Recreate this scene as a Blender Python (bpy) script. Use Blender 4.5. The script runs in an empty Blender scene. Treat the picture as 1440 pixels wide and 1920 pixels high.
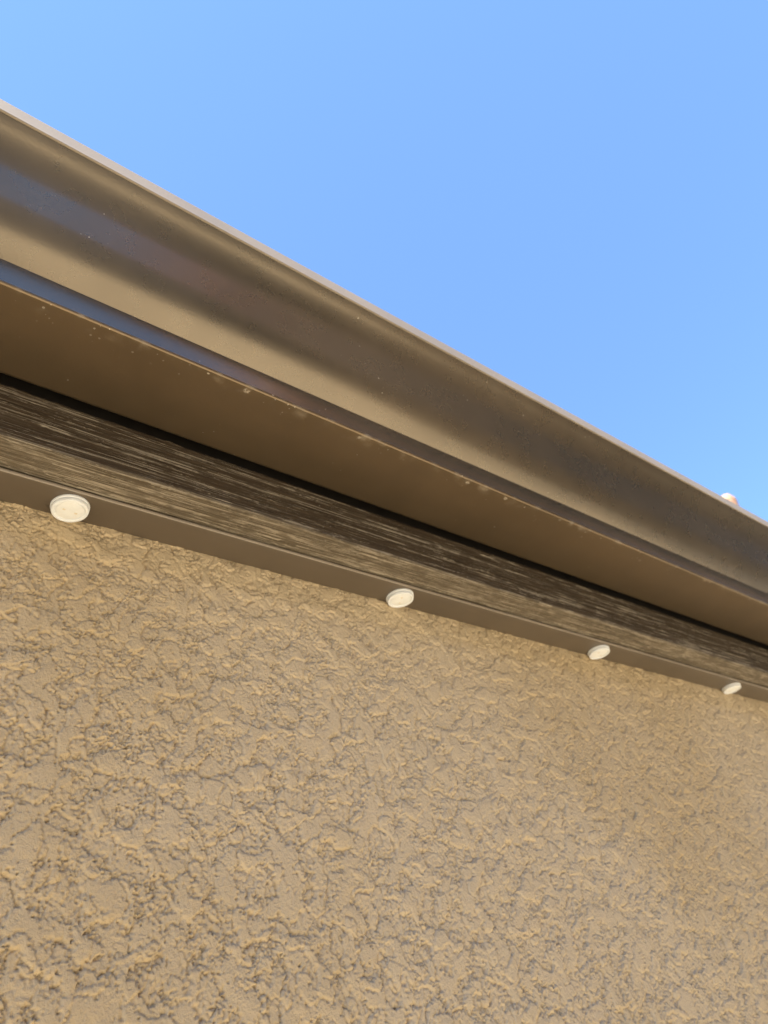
import bpy, bmesh, math, random
import numpy as np
from mathutils import Matrix, Vector

random.seed(7)
R = math.radians
scene = bpy.context.scene
col = scene.collection

# ------------------------------------------------------------------ camera
CZ = 2.0                                   # eye height; the eave is about half a metre above
ax = np.array([.7676, .2704, .5811]); ax /= np.linalg.norm(ax)
au = np.array([-.1942, -.7659, .6129]); au -= ax * (au @ ax); au /= np.linalg.norm(au)
ay = np.cross(au, ax)
cam_d = bpy.data.cameras.new('camera')
cam = bpy.data.objects.new('camera', cam_d); col.objects.link(cam)
cam.matrix_world = Matrix((
    (ax[0], -ax[1], -ax[2], 0), (ay[0], -ay[1], -ay[2], 0), (au[0], -au[1], -au[2], CZ), (0, 0, 0, 1)))
cam_d.sensor_width = 36; cam_d.sensor_fit = 'AUTO'; cam_d.lens = 27.0
cam_d.clip_start = 0.02; cam_d.clip_end = 3000
cam_d.dof.use_dof = True; cam_d.dof.focus_distance = 0.54; cam_d.dof.aperture_fstop = 11.0
scene.camera = cam

# ------------------------------------------------------------------ sky, sun, exposure
SUN_EL, SUN_AZ = 67.0, 203.0               # azimuth counted from +X to +Y
w = bpy.data.worlds.new('World'); scene.world = w; w.use_nodes = True
nt = w.node_tree; bg = nt.nodes['Background']
sky = nt.nodes.new('ShaderNodeTexSky'); sky.sky_type = 'NISHITA'; sky.sun_disc = False
sky.sun_elevation = R(SUN_EL); sky.sun_rotation = R(90 - SUN_AZ)
sky.altitude = 0; sky.air_density = 1.0; sky.dust_density = 0.05; sky.ozone_density = 8.0
nt.links.new(sky.outputs[0], bg.inputs[0]); bg.inputs[1].default_value = 0.15
sd = bpy.data.lights.new('sun', 'SUN'); sd.energy = 5.0; sd.angle = R(0.53); sd.color = (1, .945, .83)
sun = bpy.data.objects.new('sun', sd); col.objects.link(sun)
sv = Vector((math.cos(R(SUN_EL)) * math.cos(R(SUN_AZ)), math.cos(R(SUN_EL)) * math.sin(R(SUN_AZ)), math.sin(R(SUN_EL))))
sun.rotation_euler = sv.to_track_quat('Z', 'Y').to_euler(); sun.location = (0, 0, 30)
vs = scene.view_settings
vs.view_transform = 'Standard'; vs.look = 'None'; vs.gamma = 1; vs.use_curve_mapping = False
vs.exposure = 1.42
scene.cycles.max_bounces = 10; scene.cycles.diffuse_bounces = 6; scene.cycles.glossy_bounces = 5
scene.cycles.caustics_reflective = False; scene.cycles.sample_clamp_indirect = 6.0

# ------------------------------------------------------------------ helpers
def tag(o, label=None, cat=None, group=None, kind=None):
    if label: o['label'] = label
    if cat: o['category'] = cat
    if group: o['group'] = group
    if kind: o['kind'] = kind
    return o

def link(name, me, mat=None, parent=None):
    o = bpy.data.objects.new(name, me); col.objects.link(o)
    if mat: me.materials.append(mat)
    if parent: o.parent = parent
    return o

def empty(name, loc=(0, 0, 0)):
    o = bpy.data.objects.new(name, None); o.empty_display_size = .1; o.location = loc; col.objects.link(o)
    return o

def smooth(me, ang=None):
    me.polygons.foreach_set('use_smooth', [True] * len(me.polygons))
    if ang is not None:
        bm = bmesh.new(); bm.from_mesh(me)
        for e in bm.edges:
            if len(e.link_faces) == 2 and e.calc_face_angle(0) > ang: e.smooth = False
        bm.to_mesh(me); bm.free()

def grid_mesh(name, P, flip=False):
    """P: (n, m, 3) array of points -> quad mesh"""
    n, m, _ = P.shape
    me = bpy.data.meshes.new(name)
    idx = np.arange(n * m).reshape(n, m)
    q = np.stack([idx[:-1, :-1], idx[1:, :-1], idx[1:, 1:], idx[:-1, 1:]], -1).reshape(-1, 4)
    if flip: q = q[:, ::-1]
    me.vertices.add(n * m); me.vertices.foreach_set('co', P.reshape(-1).astype(np.float32))
    me.loops.add(q.size); me.loops.foreach_set('vertex_index', q.reshape(-1).astype(np.int32))
    me.polygons.add(len(q)); me.polygons.foreach_set('loop_start', (np.arange(len(q)) * 4).astype(np.int32))
    me.polygons.foreach_set('use_smooth', np.ones(len(q), bool))
    me.update(calc_edges=True)
    return me

def band_noise(nx, nz, d, lo, hi, seed, sx=1.0, sz=1.0, beta=1.0):
    """periodic noise with wavelengths lo..hi metres, unit variance (x stretched by sx)"""
    rng = np.random.default_rng(seed)
    f = np.fft.rfft2(rng.standard_normal((nx, nz)))
    kx = np.fft.fftfreq(nx, d)[:, None] * sx; kz = np.fft.rfftfreq(nz, d)[None, :] * sz
    k = np.sqrt(kx ** 2 + kz ** 2) + 1e-9
    a = k ** (-beta) / (1 + (1 / (k * hi)) ** 8) / (1 + (k * lo) ** 8)
    h = np.fft.irfft2(f * a, s=(nx, nz)); h -= h.mean(); return h / h.std()

def sstep(x, a, b):
    t = np.clip((x - a) / (b - a), 0, 1); return t * t * (3 - 2 * t)

def bilinear(T, d, u, v):
    """sample periodic texture T (pitch d metres) on the grid u x v"""
    n, m = T.shape
    fu = (u / d) % n; fv = (v / d) % m
    i0 = np.floor(fu).astype(int) % n; j0 = np.floor(fv).astype(int) % m
    a = (fu - np.floor(fu))[:, None]; b = (fv - np.floor(fv))[None, :]
    i1 = (i0 + 1) % n; j1 = (j0 + 1) % m
    return ((1 - a) * (1 - b) * T[np.ix_(i0, j0)] + a * (1 - b) * T[np.ix_(i1, j0)]
            + (1 - a) * b * T[np.ix_(i0, j1)] + a * b * T[np.ix_(i1, j1)])

# ------------------------------------------------------------------ node helpers
class Mat:
    def __init__(s, name):
        s.m = bpy.data.materials.new(name); s.m.use_nodes = True
        s.t = s.m.node_tree; s.b = s.t.nodes['Principled BSDF']
        s.tc = s.n('ShaderNodeTexCoord')
    def n(s, typ, **kw):
        x = s.t.nodes.new(typ)
        for k, v in kw.items(): setattr(x, k, v)
        return x
    def l(s, a, b): s.t.links.new(a, b)
    def coords(s, scale=(1, 1, 1), loc=(0, 0, 0)):
        mp = s.n('ShaderNodeMapping'); mp.inputs['Scale'].default_value = scale; mp.inputs['Location'].default_value = loc
        s.l(s.tc.outputs['Object'], mp.inputs[0]); return mp.outputs[0]
    def noise(s, vec, scale, detail=4, rough=.55, dist=0):
        x = s.n('ShaderNodeTexNoise'); s.l(vec, x.inputs['Vector'])
        x.inputs['Scale'].default_value = scale; x.inputs['Detail'].default_value = detail
        x.inputs['Roughness'].default_value = rough; x.inputs['Distortion'].default_value = dist
        return x.outputs[0]
    def voro(s, vec, scale):
        x = s.n('ShaderNodeTexVoronoi'); s.l(vec, x.inputs['Vector']); x.inputs['Scale'].default_value = scale
        return x.outputs['Distance'], x.outputs['Color']
    def ramp(s, fac, a, b, c0=(0, 0, 0, 1), c1=(1, 1, 1, 1)):
        r = s.n('ShaderNodeMapRange'); r.interpolation_type = 'SMOOTHSTEP'
        s.l(fac, r.inputs[0]); r.inputs[1].default_value = a; r.inputs[2].default_value = b
        return r.outputs[0]
    def math(s, op, a, b=None):
        x = s.n('ShaderNodeMath', operation=op)
        for i, v in enumerate((a, b)):
            if v is None: continue
            if isinstance(v, (int, float)): x.inputs[i].default_value = v
            else: s.l(v, x.inputs[i])
        return x.outputs[0]
    def mix(s, fac, a, b):
        x = s.n('ShaderNodeMix', data_type='RGBA')
        if isinstance(fac, (int, float)): x.inputs[0].default_value = fac
        else: s.l(fac, x.inputs[0])
        for i, v in ((6, a), (7, b)):
            if isinstance(v, tuple): x.inputs[i].default_value = (*v, 1)
            else: s.l(v, x.inputs[i])
        return x.outputs[2]
    def bump(s, h, dist, strength=1, prev=None):
        x = s.n('ShaderNodeBump'); s.l(h, x.inputs['Height']); x.inputs['Distance'].default_value = dist
        x.inputs['Strength'].default_value = strength
        if prev: s.l(prev, x.inputs['Normal'])
        return x.outputs[0]
    def sep(s):
        x = s.n('ShaderNodeSeparateXYZ'); s.l(s.tc.outputs['Object'], x.inputs[0]); return x.outputs
    def set(s, color=None, rough=None, normal=None, **kw):
        for k, v in (('Base Color', color), ('Roughness', rough), ('Normal', normal), *kw.items()):
            if v is None: continue
            k = k.replace('_', ' ')
            if isinstance(v, tuple): s.b.inputs[k].default_value = (*v, 1)
            elif isinstance(v, (int, float)): s.b.inputs[k].default_value = v
            else: s.l(v, s.b.inputs[k])
        return s.m

# ------------------------------------------------------------------ materials
def stucco_material():
    m = Mat('tan_stucco'); v = m.coords()
    big = m.noise(v, 3.0, 3); mid = m.noise(v, 60, 4); fine = m.noise(v, 900, 3, .6)
    c = m.mix(m.ramp(big, .3, .7), (.49, .368, .212), (.545, .43, .28))
    c = m.mix(m.math('MULTIPLY', m.ramp(mid, .55, .75), .35), c, (.57, .44, .285))
    nb = m.bump(fine, .0008, .8)
    nb = m.bump(m.noise(v, 330, 3, .6), .0010, .5, nb)
    return m.set(c, .88, nb, Specular_IOR_Level=.3)

def paint_material(name, base, rough, edge=None, speck=1.0, metal=.74, spec=.9):
    """baked-on brown paint: faint orange peel, sparse pale grit, dust along one edge"""
    m = Mat(name); v = m.coords()
    x, y, z = m.sep()
    var = m.noise(m.coords((1, 1, 1)), 9, 3)
    c = m.mix(m.ramp(var, .3, .7), tuple(b * .93 for b in base), tuple(b * 1.07 for b in base))
    # pinpoint grit
    d, cc = m.voro(v, 130)
    sx = m.n('ShaderNodeSeparateColor'); m.l(cc, sx.inputs[0])
    pick = m.math('GREATER_THAN', sx.outputs[0], .70)
    size = m.math('ADD', m.math('MULTIPLY', sx.outputs[1], .065), .022)
    dot = m.math('MULTIPLY', m.math('LESS_THAN', d, size), pick)
    clump = m.ramp(m.noise(m.coords((1, 1, 1), (3, 1, 7)), 14, 2), .42, .62)
    dot = m.math('MULTIPLY', dot, m.math('MULTIPLY', clump, .85 * speck))
    c = m.mix(dot, c, (.55, .50, .42))
    dirt = dot
    if edge is not None:                       # (y of the edge, reach) dried drops and dust by the front edge
        e = m.ramp(m.math('ABSOLUTE', m.math('SUBTRACT', y, edge[0])), edge[1], 0.0)
        d2, c2 = m.voro(m.coords((.8, 1, 1), (.37, .2, 0)), 105)
        s2 = m.n('ShaderNodeSeparateColor'); m.l(c2, s2.inputs[0])
        wob = m.noise(v, 700, 2)
        sz = m.math('MULTIPLY', m.math('POWER', s2.outputs[1], 4), .26)
        sz = m.math('ADD', sz, m.math('MULTIPLY', m.math('SUBTRACT', wob, .5), .22))
        drop = m.math('MULTIPLY', m.math('LESS_THAN', d2, sz), m.math('GREATER_THAN', s2.outputs[0], .25))
        drop = m.math('MULTIPLY', drop, m.math('MULTIPLY', e, m.ramp(m.noise(v, 700, 3, .7), .35, .6)))
        c = m.mix(m.math('MULTIPLY', drop, .75), c, (.46, .40, .32))
        d3, c3 = m.voro(m.coords((1, 1, 1), (.11, .7, 0)), 290)
        s3 = m.n('ShaderNodeSeparateColor'); m.l(c3, s3.inputs[0])
        tiny = m.math('MULTIPLY', m.math('LESS_THAN', d3, m.math('MULTIPLY', s3.outputs[1], .34)), m.math('GREATER_THAN', s3.outputs[0], .84))
        tiny = m.math('MULTIPLY', tiny, m.math('MULTIPLY', e, m.ramp(m.noise(m.coords((1, 1, 1), (2, 9, 0)), 24, 2), .40, .55)))
        c = m.mix(m.math('MULTIPLY', tiny, .8), c, (.55, .50, .42))
        film = m.math('MULTIPLY', m.math('POWER', e, 3), m.ramp(m.noise(m.coords((1, 1, 1), (5, 0, 0)), 55, 4, .65), .5, .8))
        c = m.mix(m.math('MULTIPLY', film, .35), c, (.34, .30, .24))
        dirt = m.math('MAXIMUM', dirt, m.math('MAXIMUM', drop, film))
    r = m.math('ADD', m.math('MULTIPLY', dirt, .4), m.math('ADD', m.math('MULTIPLY', m.math('SUBTRACT', m.noise(v, 40, 4), .5), .10), rough))
    nb = m.bump(m.noise(v, 420, 2, .5), .00030, .2)
    return m.set(c, r, nb, Specular_IOR_Level=spec, Metallic=m.math('MULTIPLY', m.math('SUBTRACT', 1, dirt), metal))

def wood_material():
    m = Mat('grained_trim_wood')
    v = m.coords((12, 1350, 1350)); wv = m.coords((9, 210, 210), (2, 0, 0))
    g1 = m.noise(v, 1.0, 4, .62, .8); g2 = m.noise(wv, 1.0, 4, .6, .6)
    at = m.n('ShaderNodeAttribute', attribute_name='grain')
    lit = m.n('ShaderNodeAttribute', attribute_name='ground_lit').outputs['Fac']
    s = m.math('ADD', m.math('MULTIPLY', at.outputs['Fac'], .14), m.math('ADD', m.math('MULTIPLY', g1, 1.0), m.math('ADD', m.math('MULTIPLY', g2, .14), m.math('MULTIPLY', lit, .03))))
    c = m.mix(m.ramp(g2, .35, .65), (.046, .032, .020), (.066, .047, .030))
    c = m.mix(lit, c, m.mix(m.ramp(g2, .35, .65), (.088, .068, .045), (.125, .098, .067)))  # bottom face base lightened: ground bounce put into the colour
    l1 = m.ramp(m.noise(m.coords((7, 640, 640), (3, 1, 0)), 1.0, 2, .5, .6), .56, .62)
    l2 = m.math('MULTIPLY', m.ramp(m.noise(m.coords((17, 1450, 1450), (1, 6, 0)), 1.0, 2, .5, .3), .575, .66), .75)
    l3 = m.math('MULTIPLY', m.ramp(m.noise(m.coords((12, 1000, 1000), (5, 3, 2)), 1.0, 3, .5, .4), .50, .60), lit)  # extra pale streaks on the bottom face, part of its painted bounce light
    brk = m.ramp(m.noise(m.coords((45, 120, 120), (8, 2, 1)), 1.0, 3), .36, .56)
    ln = m.math('MULTIPLY', m.math('MAXIMUM', m.math('MAXIMUM', l1, l2), l3), m.math('ADD', m.math('MULTIPLY', brk, .75), .25))
    c = m.mix(m.math('MULTIPLY', ln, .85), c, (.36, .305, .23))
    s = m.math('ADD', m.math('MULTIPLY', s, .6), m.math('MULTIPLY', ln, .5))
    hole = m.ramp(m.noise(m.coords((60, 160, 160), (1, 4, 2)), 1.0, 2), .80, .84)
    c = m.mix(hole, c, (.02, .015, .01))
    d, cc = m.voro(m.coords(), 110); sx = m.n('ShaderNodeSeparateColor'); m.l(cc, sx.inputs[0])
    dot = m.math('MULTIPLY', m.math('LESS_THAN', d, .06), m.math('GREATER_THAN', sx.outputs[0], .93))
    c = m.mix(dot, c, (.5, .46, .38))
    return m.set(c, .62, m.bump(s, .0011, .8), Specular_IOR_Level=.12)

def simple(name, color, rough, scale=40, amt=.12, bump=0, spec=.5, **kw):
    m = Mat(name); v = m.coords()
    n = m.noise(v, scale, 4)
    c = m.mix(m.ramp(n, .3, .7), tuple(x * (1 - amt) for x in color), tuple(min(1, x * (1 + amt)) for x in color))
    return m.set(c, rough, m.bump(n, bump) if bump else None, Specular_IOR_Level=spec, **kw)

M_stucco = stucco_material()
M_wood = wood_material()

# ------------------------------------------------------------------ setting: ground
S = 1.2
def WY(wr): return wr * S                       # distance into the wall from the camera
def WZ(zr): return CZ + zr * S

gm = simple('decomposed_granite', (.60, .525, .385), .95, 25, .18, .004)
P = np.zeros((2, 2, 3)); P[0, :, 0] = -900; P[1, :, 0] = 900; P[:, 0, 1] = -900; P[:, 1, 1] = 900
ground = link('ground', grid_mesh('ground', P), gm); tag(ground, kind='structure')

mm = simple('added_bed_dark', (.11, .083, .06), .95, 60, .35, .01)  # unseen dark sheet, added to darken the gutter's reflections on the left
P = np.zeros((24, 2, 3)); th = np.linspace(0, 1, 24)
P[:, 0, 0] = -1.6 + 2.1 * th; P[:, 1, 0] = P[:, 0, 0] + .1 * np.sin(th * 31)
P[:, 0, 1] = -.85 + .08 * np.sin(th * 17); P[:, 1, 1] = -2.1 + .1 * np.sin(th * 11); P[:, :, 2] = .004
tag(link('added_dark_bed', grid_mesh('added_dark_bed', P, True), mm), kind='structure')

# ------------------------------------------------------------------ house wall: stucco relief as real geometry
WALL_Y = WY(.4330)
WALL_TOP = WZ(.3825)
def build_wall():
    d = .0007; nx, nz = 3072, 1024
    bn = lambda lo, hi, s, **k: band_noise(nx, nz, d, lo, hi, s, **k)
    rag = bn(.0018, .007, 11, beta=.8); rag2 = bn(.002, .009, 12, beta=.9)
    A = bn(.018, .075, 1, beta=1.0) + .20 * rag + .10 * bn(.006, .016, 31)
    B = bn(.014, .06, 2, beta=1.0) + .18 * rag2 + .10 * bn(.006, .016, 32)
    D = bn(.016, .060, 3, beta=1.0) + .12 * rag
    mk = sstep(bn(.02, .09, 4, beta=1.0), .2, .9)
    def dist(F, t):                              # signed distance (mm) to the contour F = t
        gx, gz = np.gradient(F, d * 1000)
        return (F - t) / np.maximum(np.sqrt(gx ** 2 + gz ** 2), .08)
    dA, dB, dC, dD = dist(A, -.25), dist(B, .55), dist(A, 1.0), dist(D, 0)
    # trowelled islands in two lifts with ragged, crumbling, undercut edges (heights in mm)
    h = .95 * sstep(dA, -.5, .6) + .75 * sstep(dB, -.5, .6) + .35 * sstep(dC, -.5, .8)
    gap = sstep(bn(.006, .03, 14, beta=.8), -.9, .5)
    h -= 2.2 * np.exp(-((dA + .6) / .60) ** 2) * gap
    h -= 1.5 * np.exp(-((dB + .6) / .64) ** 2) * sstep(rag2, -1.2, .4)
    h -= 1.3 * np.exp(-(dD / .60) ** 2) * mk * sstep(rag, -1.2, .3)
    near = np.clip(np.exp(-((dA + 1) / 3.5) ** 2) + .8 * np.exp(-((dB + 1) / 3.0) ** 2), 0, 1)
    h -= 1.7 * sstep(bn(.0028, .006, 6, beta=.6), 1.5, 2.0) * near
    h += .20 * bn(.0028, .010, 13, beta=.8) * (1 - .75 * sstep(dA, -.5, .7))
    h += .13 * bn(.0018, .0040, 8, sx=1.0, sz=.6, beta=.2) + .06 * bn(.006, .03, 9, beta=1)
    h *= .00098
    def axis(segs):
        out = [segs[0][0]]
        for a, b, st0, st1 in segs:
            x = a
            while True:
                t = (x - a) / (b - a); x += st0 + (st1 - st0) * t
                if x >= b - st0 * .3: break
                out.append(x)
            out.append(b)
        return np.array(out)
    us = axis([(-3, -.1, .6, .02), (-.1, .08, .01, .0012), (.08, .75, .00075, .0008), (.75, 1.55, .0008, .0017), (1.55, 2.2, .004, .03), (2.2, 11, .1, .9)])
    zs = axis([(-.1, 1.85, .5, .02), (1.85, 1.985, .01, .0015), (1.985, WALL_TOP, .0008, .0007)])
    H = bilinear(h, d, us + 3, zs)
    P = np.empty((len(us), len(zs), 3))
    P[:, :, 0] = us[:, None]; P[:, :, 2] = zs[None]; P[:, :, 1] = WALL_Y - H
    me = grid_mesh('house_wall', P)
    o = link('house_wall', me, M_stucco)
    # the body of the wall behind its rendered face
    tag(o, 'tan stucco house wall with rough knockdown texture below the eave', 'wall')
    bm = bmesh.new()
    r = bmesh.ops.create_cube(bm, size=1)
    for v in bm.verts: v.co = Vector(((v.co.x + .5) * 13.96 - 2.98, WALL_Y + .004 + (v.co.y + .5) * .18, (v.co.z + .5) * (WALL_TOP + .06) - .1))
    bme = bpy.data.meshes.new('wall_core'); bm.to_mesh(bme); bm.free()
    link('wall_core', bme, M_stucco, o)
    return o
build_wall()

# ------------------------------------------------------------------ extruded sheet-metal and board profiles
def offset_profile(pts, t):
    """closed polygon: polyline pts thickened by t to its left"""
    pts = [Vector(p) for p in pts]; n = len(pts); out = []
    for i in range(n):
        a = pts[max(i - 1, 0)]; b = pts[min(i + 1, n - 1)]
        tn = (b - a).normalized(); out.append(pts[i] + Vector((-tn.y, tn.x)) * t)
    return [tuple(p) for p in pts] + [tuple(p) for p in reversed(out)]

def extrude_profile(name, poly, x0, x1, mat, parent=None, step=.04, wave=0.0, seed=0, sharp=R(40), near=4.0):
    """closed (y, z) polygon extruded along X, sides gently wavy like thin sheet"""
    xs = list(np.arange(x0, min(x1, near), step)) + ([near] if x1 > near else [])
    xs = [x for x in xs] + list(np.arange(near + .5, x1, .5)) if x1 > near else xs
    if x1 - xs[-1] > 1e-4: xs.append(x1)
    xs = np.array(xs); n = len(xs); m = len(poly)
    poly = np.array(poly)
    area = .5 * np.sum(poly[:, 0] * np.roll(poly[:, 1], -1) - np.roll(poly[:, 0], -1) * poly[:, 1])
    if area < 0: poly = poly[::-1]
    rng = np.random.default_rng(seed)
    V = np.zeros((n, m, 3)); V[:, :, 0] = xs[:, None]; V[:, :, 1] = poly[None, :, 0]; V[:, :, 2] = poly[None, :, 1]
    if wave:
        for k in range(7):
            wl = rng.uniform(.12, 1.1); ph = rng.uniform(0, 6.28); kz = rng.uniform(5, 30); ph2 = rng.uniform(0, 6.28)
            a = wave * rng.uniform(.4, 1) * min(1, wl / .5)
            f = a * np.sin(2 * math.pi * xs[:, None] / wl + ph + kz * (V[:, :, 2] + V[:, :, 1]))
            V[:, :, 1] += f * .8; V[:, :, 2] += f * .6
    verts = V.reshape(-1, 3).tolist(); faces = []
    for i in range(n - 1):
        for j in range(m):
            k = (j + 1) % m
            faces.append((i * m + j, (i + 1) * m + j, (i + 1) * m + k, i * m + k))
    faces.append(tuple(range(m))); faces.append(tuple((n - 1) * m + j for j in reversed(range(m))))
    me = bpy.data.meshes.new(name); me.from_pydata(verts, [], faces); me.update()
    bm = bmesh.new(); bm.from_mesh(me); bmesh.ops.recalc_face_normals(bm, faces=bm.faces); bm.to_mesh(me); bm.free()
    smooth(me, sharp)
    return link(name, me, mat, parent)

def arc(cx, cz, r, a0, a1, n=6):
    return [(cx + r * math.cos(R(a0 + (a1 - a0) * i / n)), cz + r * math.sin(R(a0 + (a1 - a0) * i / n))) for i in range(n + 1)]

# ------------------------------------------------------------------ wood trim board under the gutter
XA, XB = -2.6, 10.8
TB_F, TB_B = WY(.3770), WY(.4085)               # front and back faces
TB_Z0, TB_Z1 = WZ(.3792), WZ(.4264)
def build_trim():
    d = .001; nx, nz = 4096, 256
    g = band_noise(nx, nz, d, .0015, .0050, 21, sx=22, beta=.3) + .5 * band_noise(nx, nz, d, .0025, .009, 22, sx=13, beta=.5)
    g /= g.std()
    rag = band_noise(nx, nz, d, .0016, .006, 23, sx=2, beta=.6)
    # around the section: up the back of the bottom, along the bottom, round the arris, up the front, back over the top
    sec = []
    L = .0009
    def run(p, q):
        n = max(1, int(math.dist(p, q) / L))
        for i in range(n): sec.append((p[0] + (q[0] - p[0]) * i / n, p[1] + (q[1] - p[1]) * i / n))
    r = .0022
    run((TB_B, TB_Z0), (TB_F + r, TB_Z0))
    sec.extend(arc(TB_F + r, TB_Z0 + r, r, -90, -180, 4)[:-1])
    nbot = len(sec)
    run((TB_F, TB_Z0 + r), (TB_F, TB_Z1 - .001))
    nfront = len(sec)
    sec.extend([(TB_F + .001, TB_Z1), (TB_B, TB_Z1), (TB_B, TB_Z0)])
    sec = np.array(sec)
    tn = np.gradient(sec, axis=0); tn /= np.linalg.norm(tn, axis=1)[:, None] + 1e-12
    nr = np.stack([tn[:, 1], -tn[:, 0]], 1)
    nr[nfront:] = 0
    if nr[2, 1] > 0: nr = -nr
    xs = np.concatenate([np.arange(XA, -.1, .1), np.arange(-.1, 1.6, .0022), np.arange(1.6, 2.2, .01), np.arange(2.2, XB, .3)])
    sl = np.arange(len(sec)) * L
    G = bilinear(g, d, xs + 4, sl); RG = bilinear(rag, d, xs + 4, sl)
    ground_lit = np.where(np.arange(len(sec)) < nbot, .05, 0.0)      # bottom face streaked paler, painting in its light from the ground
    grain = np.clip(.42 + .22 * G + .06 * RG + ground_lit[None], 0, 1)
    disp = (sstep(grain, .5, .8)) * .0005 + RG * .00008
    disp[:, nfront:] = 0
    # ragged sawn top arris
    P = np.empty((len(xs), len(sec), 3)); P[:, :, 0] = xs[:, None]
    P[:, :, 1] = sec[None, :, 0] + nr[None, :, 0] * disp; P[:, :, 2] = sec[None, :, 1] + nr[None, :, 1] * disp
    jag = bilinear(band_noise(nx, 64, d, .0025, .02, 24, beta=.6), d, xs + 4, np.array([.01]))[:, 0]
    for j in range(nfront - 2, nfront + 1): P[:, j, 2] += np.clip(jag, -1, 2.2) * .00035
    me = grid_mesh('trim_board', P)
    bm = bmesh.new(); bm.from_mesh(me); bmesh.ops.recalc_face_normals(bm, faces=bm.faces); bm.to_mesh(me); bm.free()
    at = me.attributes.new('grain', 'FLOAT', 'POINT'); at.data.foreach_set('value', grain.reshape(-1).astype(np.float32))
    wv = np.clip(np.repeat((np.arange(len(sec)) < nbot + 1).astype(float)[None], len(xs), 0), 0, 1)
    at = me.attributes.new('ground_lit', 'FLOAT', 'POINT'); at.data.foreach_set('value', wv.reshape(-1).astype(np.float32))
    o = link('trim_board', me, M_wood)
    tag(o, 'dark brown rough wood grain trim board between the gutter and the light track', 'trim board')
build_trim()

M_dark = simple('gap_shade_dark', (.022, .017, .013), .7, 60, .2)  # near-black base paints in the shade of the eave gaps
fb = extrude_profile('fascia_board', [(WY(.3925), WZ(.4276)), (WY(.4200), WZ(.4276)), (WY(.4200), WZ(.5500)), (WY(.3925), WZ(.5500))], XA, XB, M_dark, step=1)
tag(fb, 'shade-dark fascia board in the slit behind the gutter above the wood trim', 'fascia board')

# ------------------------------------------------------------------ gutter
BASE = (.178, .144, .104)
G_BACK, G_Z = WY(.3738), WZ(.4300)
G_FRONT = WY(.3046)
STEP_TOP = WZ(.4526)
LIP_Y, LIP_Z0, LIP_Z1 = WY(.2546), WZ(.5298), WZ(.5429)
T = .0008
M_gb = paint_material('gutter_underside_paint', (.165, .118, .070), .32, edge=(G_FRONT, .026))
M_gf = paint_material('gutter_face_paint', BASE, .28, speck=1.0)
M_gs = paint_material('gutter_step_paint', BASE, .24, speck=1.0)
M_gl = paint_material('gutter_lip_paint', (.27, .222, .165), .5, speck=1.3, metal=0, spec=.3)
gut = empty('rain_gutter', (0, G_FRONT, G_Z))
tag(gut, 'brown painted metal rain gutter with curved ogee face running along the eave', 'gutter')
def child(o, root):
    o.parent = root; o.matrix_parent_inverse = Matrix.Translation(-root.location); return o
GA, GB = -2.4, 10.6
rb, rf = .004, .0022
bottom = [(G_BACK, G_Z + .03)] + arc(G_BACK - rb, G_Z + rb, rb, 0, -90, 6) + arc(G_FRONT + rf, G_Z + rf, rf, -90, -180, 6) + [(G_FRONT, G_Z + rf + .0004)]
def split_long(pts, L):
    out = [pts[0]]
    for a, b in zip(pts, pts[1:]):
        n = max(1, int(math.dist(a, b) / L))
        out += [(a[0] + (b[0] - a[0]) * i / n, a[1] + (b[1] - a[1]) * i / n) for i in range(1, n + 1)]
    return out
child(extrude_profile('gutter_bottom', offset_profile(split_long(bottom, .012), -T), GA, GB, M_gb, wave=.00012, seed=3), gut)
step = split_long([(G_FRONT, G_Z + rf + .0004), (G_FRONT - .0002, STEP_TOP - .0004)], .007)
child(extrude_profile('gutter_step', offset_profile(step, -T), GA, GB, M_gs, wave=.00008, seed=4), gut)
# ogee: leaves the step nearly level, turns up to a steep flat, then coves out again under the lip
def ogee():
    # tangent angle (degrees above horizontal, heading outwards and up) along the arc length
    key = [(0, 30), (.15, 34), (.28, 45), (.37, 60), (.43, 69), (.63, 69), (.69, 60), (.78, 44), (.91, 35), (1, 40)]
    n = 60; p = np.zeros(2); out = [p.copy()]
    for i in range(n):
        t = (i + .5) / n
        a = np.interp(t, [k[0] for k in key], [k[1] for k in key])
        p = p + np.array([-math.cos(R(a)), math.sin(R(a))]); out.append(p.copy())
    out = np.array(out)
    y0, z0, y1, z1 = G_FRONT - .0002, STEP_TOP, LIP_Y + .0016, LIP_Z0 - .0010
    return [(y0 + q[0] / out[-1][0] * (y1 - y0), z0 + q[1] / out[-1][1] * (z1 - z0)) for q in out]
og = ogee()
child(extrude_profile('gutter_face', offset_profile(og, -T), GA, GB, M_gf, wave=.00018, seed=5, step=.03), gut)
LT = .0040                                      # the lip leans back a little
LIP_ZT = CZ + (LIP_Y + LT) * math.tan(R(64.87))
lip = [(LIP_Y + .0016, LIP_Z0 - .0006)] + arc(LIP_Y + .0012, LIP_Z0 + .0006, .0012, -90, -190, 4) + split_long([(LIP_Y + .0004, LIP_Z0 + .002), (LIP_Y + LT - .0004, LIP_ZT - .002)], .003) + arc(LIP_Y + LT + .0011, LIP_ZT - .0014, .0014, 170, 90, 5) + [(LIP_Y + .014, LIP_ZT - .0004), (LIP_Y + .0145, LIP_ZT - .006)]
child(extrude_profile('gutter_lip', offset_profile(lip, -T), GA, GB, M_gl, wave=.00006, seed=6), gut)
back = [(G_BACK, G_Z + .0302), (G_BACK, LIP_Z1 + .012)]
child(extrude_profile('gutter_back', offset_profile(back, T), GA, GB, M_gb, step=.5), gut)

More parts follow.
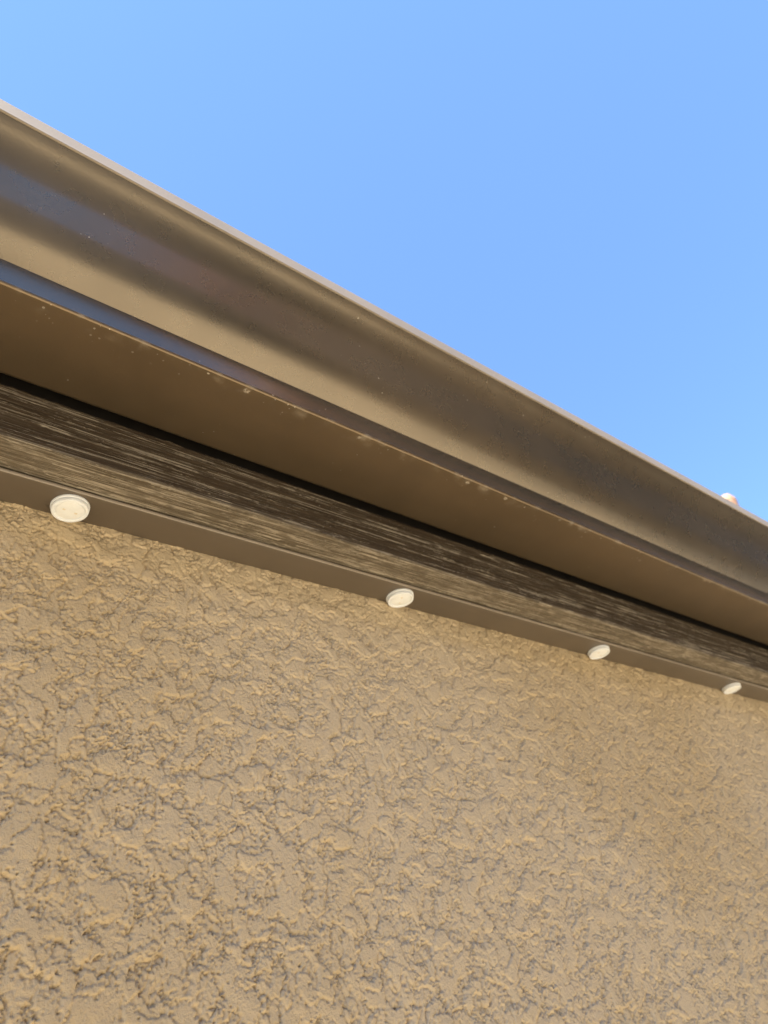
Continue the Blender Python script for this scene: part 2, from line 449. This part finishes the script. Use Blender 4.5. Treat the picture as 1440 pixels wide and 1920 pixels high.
# ------------------------------------------------------------------ light track
TK_Z = WZ(.3750)
TK_O, TK_I = WY(.4040), WALL_Y - .0003
M_track = paint_material('track_paint', (.105, .080, .055), .40, speck=.15, metal=.15)
M_hem = paint_material('track_hem_sky_glint', (.32, .27, .215), .32, speck=.2, metal=.2)  # paler than the flange: the hem's sky glint is put into the colour
trk = empty('light_track', (0, TK_O, TK_Z))
tag(trk, 'narrow brown metal track along the wall top holding white light pucks', 'light track')
fl = [(TK_I, TK_Z + .016), (TK_I, TK_Z + .0006), (TK_I - .0006, TK_Z)] + arc(TK_O + .0007, TK_Z + .0007, .0007, -90, -180, 4)
child(extrude_profile('track_flange', offset_profile(split_long(fl, .009), -.0009), XA, XB, M_track, wave=.00006, seed=8), trk)
hem = [(TK_O - .0009, TK_Z + .0006)] + arc(TK_O + .0002, TK_Z + .0020, .0011, 180, 20, 8) + [(TK_O + .0010, TK_Z + .0011), (TK_O + .0002, TK_Z + .0001), (TK_O - .0005, TK_Z + .0001)]
child(extrude_profile('track_hem', hem, XA, XB, M_hem, wave=.0001, seed=9, step=.02), trk)
# packing strip above the track closes the eave between wall and trim board
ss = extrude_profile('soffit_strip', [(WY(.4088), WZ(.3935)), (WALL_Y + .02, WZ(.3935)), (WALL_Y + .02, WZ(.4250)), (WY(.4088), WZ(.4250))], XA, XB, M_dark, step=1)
tag(ss, 'shade-dark strip closing the eave above the light track', 'soffit')

# ------------------------------------------------------------------ light pucks
def lens_plastic(name, color, rough, sss):
    m = Mat(name); v = m.coords()
    n = m.noise(v, 160, 3)
    c = m.mix(m.ramp(n, .35, .65), tuple(x * .96 for x in color), color)
    m.set(c, rough, None, Specular_IOR_Level=.45)
    m.b.inputs['Subsurface Weight'].default_value = sss
    m.b.inputs['Subsurface Radius'].default_value = (.004, .0035, .003)
    m.b.inputs['Subsurface Scale'].default_value = 1
    return m.m
M_rim = lens_plastic('milky_rim_plastic', (.77, .78, .785), .28, .25)
M_lens = lens_plastic('frosted_lens_plastic', (.77, .775, .765), .38, .3)
M_chip = lens_plastic('pale_diode_plastic', (.72, .64, .50), .4, .1)

def lathe(name, prof, mat, parent=None, n=72):
    """profile (r, z) spun about Z"""
    vs, fs = [], []
    m = len(prof)
    for i in range(n):
        a = 2 * math.pi * i / n
        vs += [(r * math.cos(a), r * math.sin(a), z) for r, z in prof]
    for i in range(n):
        k = (i + 1) % n
        for j in range(m - 1):
            fs.append((i * m + j, k * m + j, k * m + j + 1, i * m + j + 1))
    me = bpy.data.meshes.new(name); me.from_pydata(vs, [], fs)
    bm = bmesh.new(); bm.from_mesh(me); bmesh.ops.remove_doubles(bm, verts=bm.verts, dist=1e-6)
    bmesh.ops.recalc_face_normals(bm, faces=bm.faces); bm.to_mesh(me); bm.free()
    smooth(me, R(35))
    return link(name, me, mat, parent)

def make_puck():
    """face down; origin on the track, +Z into the track"""
    root = empty('light_puck')
    Rk = .01490
    # base collar against the track, a groove, then the rounded cap rim
    lathe('base_collar', [(.004, .0002), (Rk + .0003, .0002), (Rk + .0008, -.0006), (Rk + .0007, -.0020), (Rk + .0002, -.0024), (Rk - .0018, -.0025), (.004, -.0025)], M_rim, root)
    lathe('rim', [(Rk - .0018, -.0024), (Rk - .0017, -.0030), (Rk - .0004, -.0032), (Rk, -.0035), (Rk + .0001, -.0046), (Rk - .0003, -.0058), (Rk - .0009, -.0061),
                  (Rk - .0022, -.0061), (Rk - .0026, -.0058), (Rk - .0028, -.0050), (Rk - .0028, -.0036)], M_rim, root)
    lens = lathe('lens', [(Rk - .0028, -.0048), (Rk - .0040, -.0048), (Rk - .0044, -.0053), (Rk - .0058, -.0056), (.005, -.0059), (.0025, -.00595), (0.0, -.0060)], M_lens, root)
    for sx in (-1, 1):                           # two pads of the diode under the lens skin
        bm = bmesh.new(); bmesh.ops.create_cube(bm, size=1)
        for v in bm.verts: v.co = Vector((sx * .0052 + v.co.x * .0026, v.co.y * .0018, -.00585 + v.co.z * .0006))
        bmesh.ops.bevel(bm, geom=bm.edges[:], offset=.0002, segments=2, affect='EDGES')
        me = bpy.data.meshes.new('diode_pad'); bm.to_mesh(me); bm.free(); smooth(me, R(50)); link('diode_pad', me, M_chip, root)
    for a in (40, 130, 250):                     # snap clips in the collar
        bm = bmesh.new(); bmesh.ops.create_cube(bm, size=1)
        for v in bm.verts: v.co = Vector((Rk + .0001 + v.co.x * .0012, v.co.y * .0042, -.0012 + v.co.z * .0014))
        bmesh.ops.bevel(bm, geom=bm.edges[:], offset=.0003, segments=2, affect='EDGES')
        bmesh.ops.rotate(bm, verts=bm.verts, cent=(0, 0, 0), matrix=Matrix.Rotation(R(a), 3, 'Z'))
        me = bpy.data.meshes.new('snap_clip'); bm.to_mesh(me); bm.free(); smooth(me, R(50)); link('snap_clip', me, M_rim, root)
    return root

def copy_tree(o, parent=None):
    c = o.copy(); col.objects.link(c)
    if parent: c.parent = parent
    for ch in list(o.children): copy_tree(ch, c)
    return c

PUCK_X, PUCK_STEP, PUCK_Y = .1711, .3658, WY(.4192)
labels = ['largest round white light puck, nearest the camera at the left end of the track',
          'mid sized oval white light puck, second along the track from the left',
          'small white light puck, third along the track, seen nearly edge on',
          'smallest blurred white light puck at the far right end of the track']
p0 = make_puck()
for i, lb in enumerate(labels):
    p = p0 if i == 0 else copy_tree(p0)
    p.location = (PUCK_X + PUCK_STEP * i, PUCK_Y, TK_Z); p.rotation_euler = (0, 0, R([8, 64, 20, 110][i]))
    tag(p, lb, 'light', 'light pucks along the track')

# ------------------------------------------------------------------ roof behind the gutter (only its line can be seen) and the chimney pot
M_tile = simple('terracotta', (.60, .34, .20), .8, 30, .22, .002)
def build_roof():
    o = extrude_profile('roof_deck', [(WY(.372), WZ(.553)), (WY(.372), WZ(.560)), (5.0, WZ(.560) + 1.62), (5.0, WZ(.553) + 1.62)], XA, XB, M_dark, step=2)
    tag(o, 'low pitched house roof rising behind the gutter', 'roof')
build_roof()

def build_chimney():
    k = 2.35
    cx, cy, cz = 1.313 * 1.65 * k, .363 * 1.65 * k, CZ + .790 * 1.65 * k   # the sight line just over the lip
    root = empty('chimney', (cx, cy, 3.0))
    tag(root, 'rounded terracotta chimney pot top peeking over the far end of the gutter', 'chimney')
    zr = cz - 3.090
    r = .06
    prof = [(0.02, zr + .035), (.04, zr + .034), (r * .75, zr + .022), (r, zr - .005), (r * 1.02, zr - .03), (r * .9, zr - .06), (r * .88, zr - .4), (r * 1.2, zr - .55)]
    pot = lathe('chimney_pot', prof, M_tile, root, 40)
    bm = bmesh.new(); bmesh.ops.create_cube(bm, size=1)
    for v in bm.verts: v.co = Vector((v.co.x * .5, v.co.y * .5, (zr - .55) * (v.co.z + .5)))
    bmesh.ops.bevel(bm, geom=bm.edges[:], offset=.01, segments=2, affect='EDGES')
    me = bpy.data.meshes.new('stack'); bm.to_mesh(me); bm.free(); link('stack', me, M_stucco, root)
build_chimney()

# ------------------------------------------------------------------ the neighbour's house across the side yard (seen in the gutter's sheen)
def build_neighbour(x0, x1, y, h, finish, paint, label, wins):
    M_nw = simple(finish, paint, .9, 60, .15, .002)
    M_nt = simple('brown_trim_paint', (.08, .06, .045), .6)
    M_ng = simple('dark_window_glass', (.03, .035, .04), .08)
    root = empty('neighbour_house', (x0, y, 0))
    tag(root, label, 'house')
    def box(name, a, b, mat, par, bev=.01):
        bm = bmesh.new(); bmesh.ops.create_cube(bm, size=1)
        for v in bm.verts: v.co = Vector([a[i] + (b[i] - a[i]) * (v.co[i] + .5) for i in range(3)])
        bmesh.ops.bevel(bm, geom=bm.edges[:], offset=bev, segments=1, affect='EDGES')
        me = bpy.data.meshes.new(name); bm.to_mesh(me); bm.free(); o = link(name, me, mat)
        o.parent = par; o.matrix_parent_inverse = Matrix.Translation(-root.location); return o
    box('wall', (x0, y - 9, 0), (x1, y, h), M_nw, root)
    r = extrude_profile('roof', [(y + .45, h + .02), (y + .45, h + .16), (y - 4.5, h + 1.9), (y - 9.45, h + .16), (y - 9.45, h + .02)], x0 - .4, x1 + .4, M_tile, step=1)
    child(r, root)
    for wx, wz in wins:
        f = box('window', (wx, y + .001, wz), (wx + 1.2, y + .045, wz + 1.2), M_nt, root, .006)
        g = box('pane', (wx + .07, y + .02, wz + .07), (wx + 1.13, y + .05, wz + 1.13), M_ng, root, .003)
        g.parent = f; g.matrix_parent_inverse = Matrix.Identity(4)
build_neighbour(3.5, 15.0, -3.0, 7.5, 'brown_render', (.17, .125, .085), 'two storey brown rendered house across the side yard, beyond the right of the photo',
                ((5, 1.1), (8, 1.1), (12, 1.1), (5, 4.4), (8, 4.4), (12, 4.4)))
build_neighbour(-13.0, 2.2, -6.2, 5.4, 'grey_render', (.42, .40, .38), 'grey rendered house further back across the yard, behind the camera',
                ((-10, 1.0), (-6, 1.0), (-2, 1.0), (-8, 3.4), (-3, 3.4)))
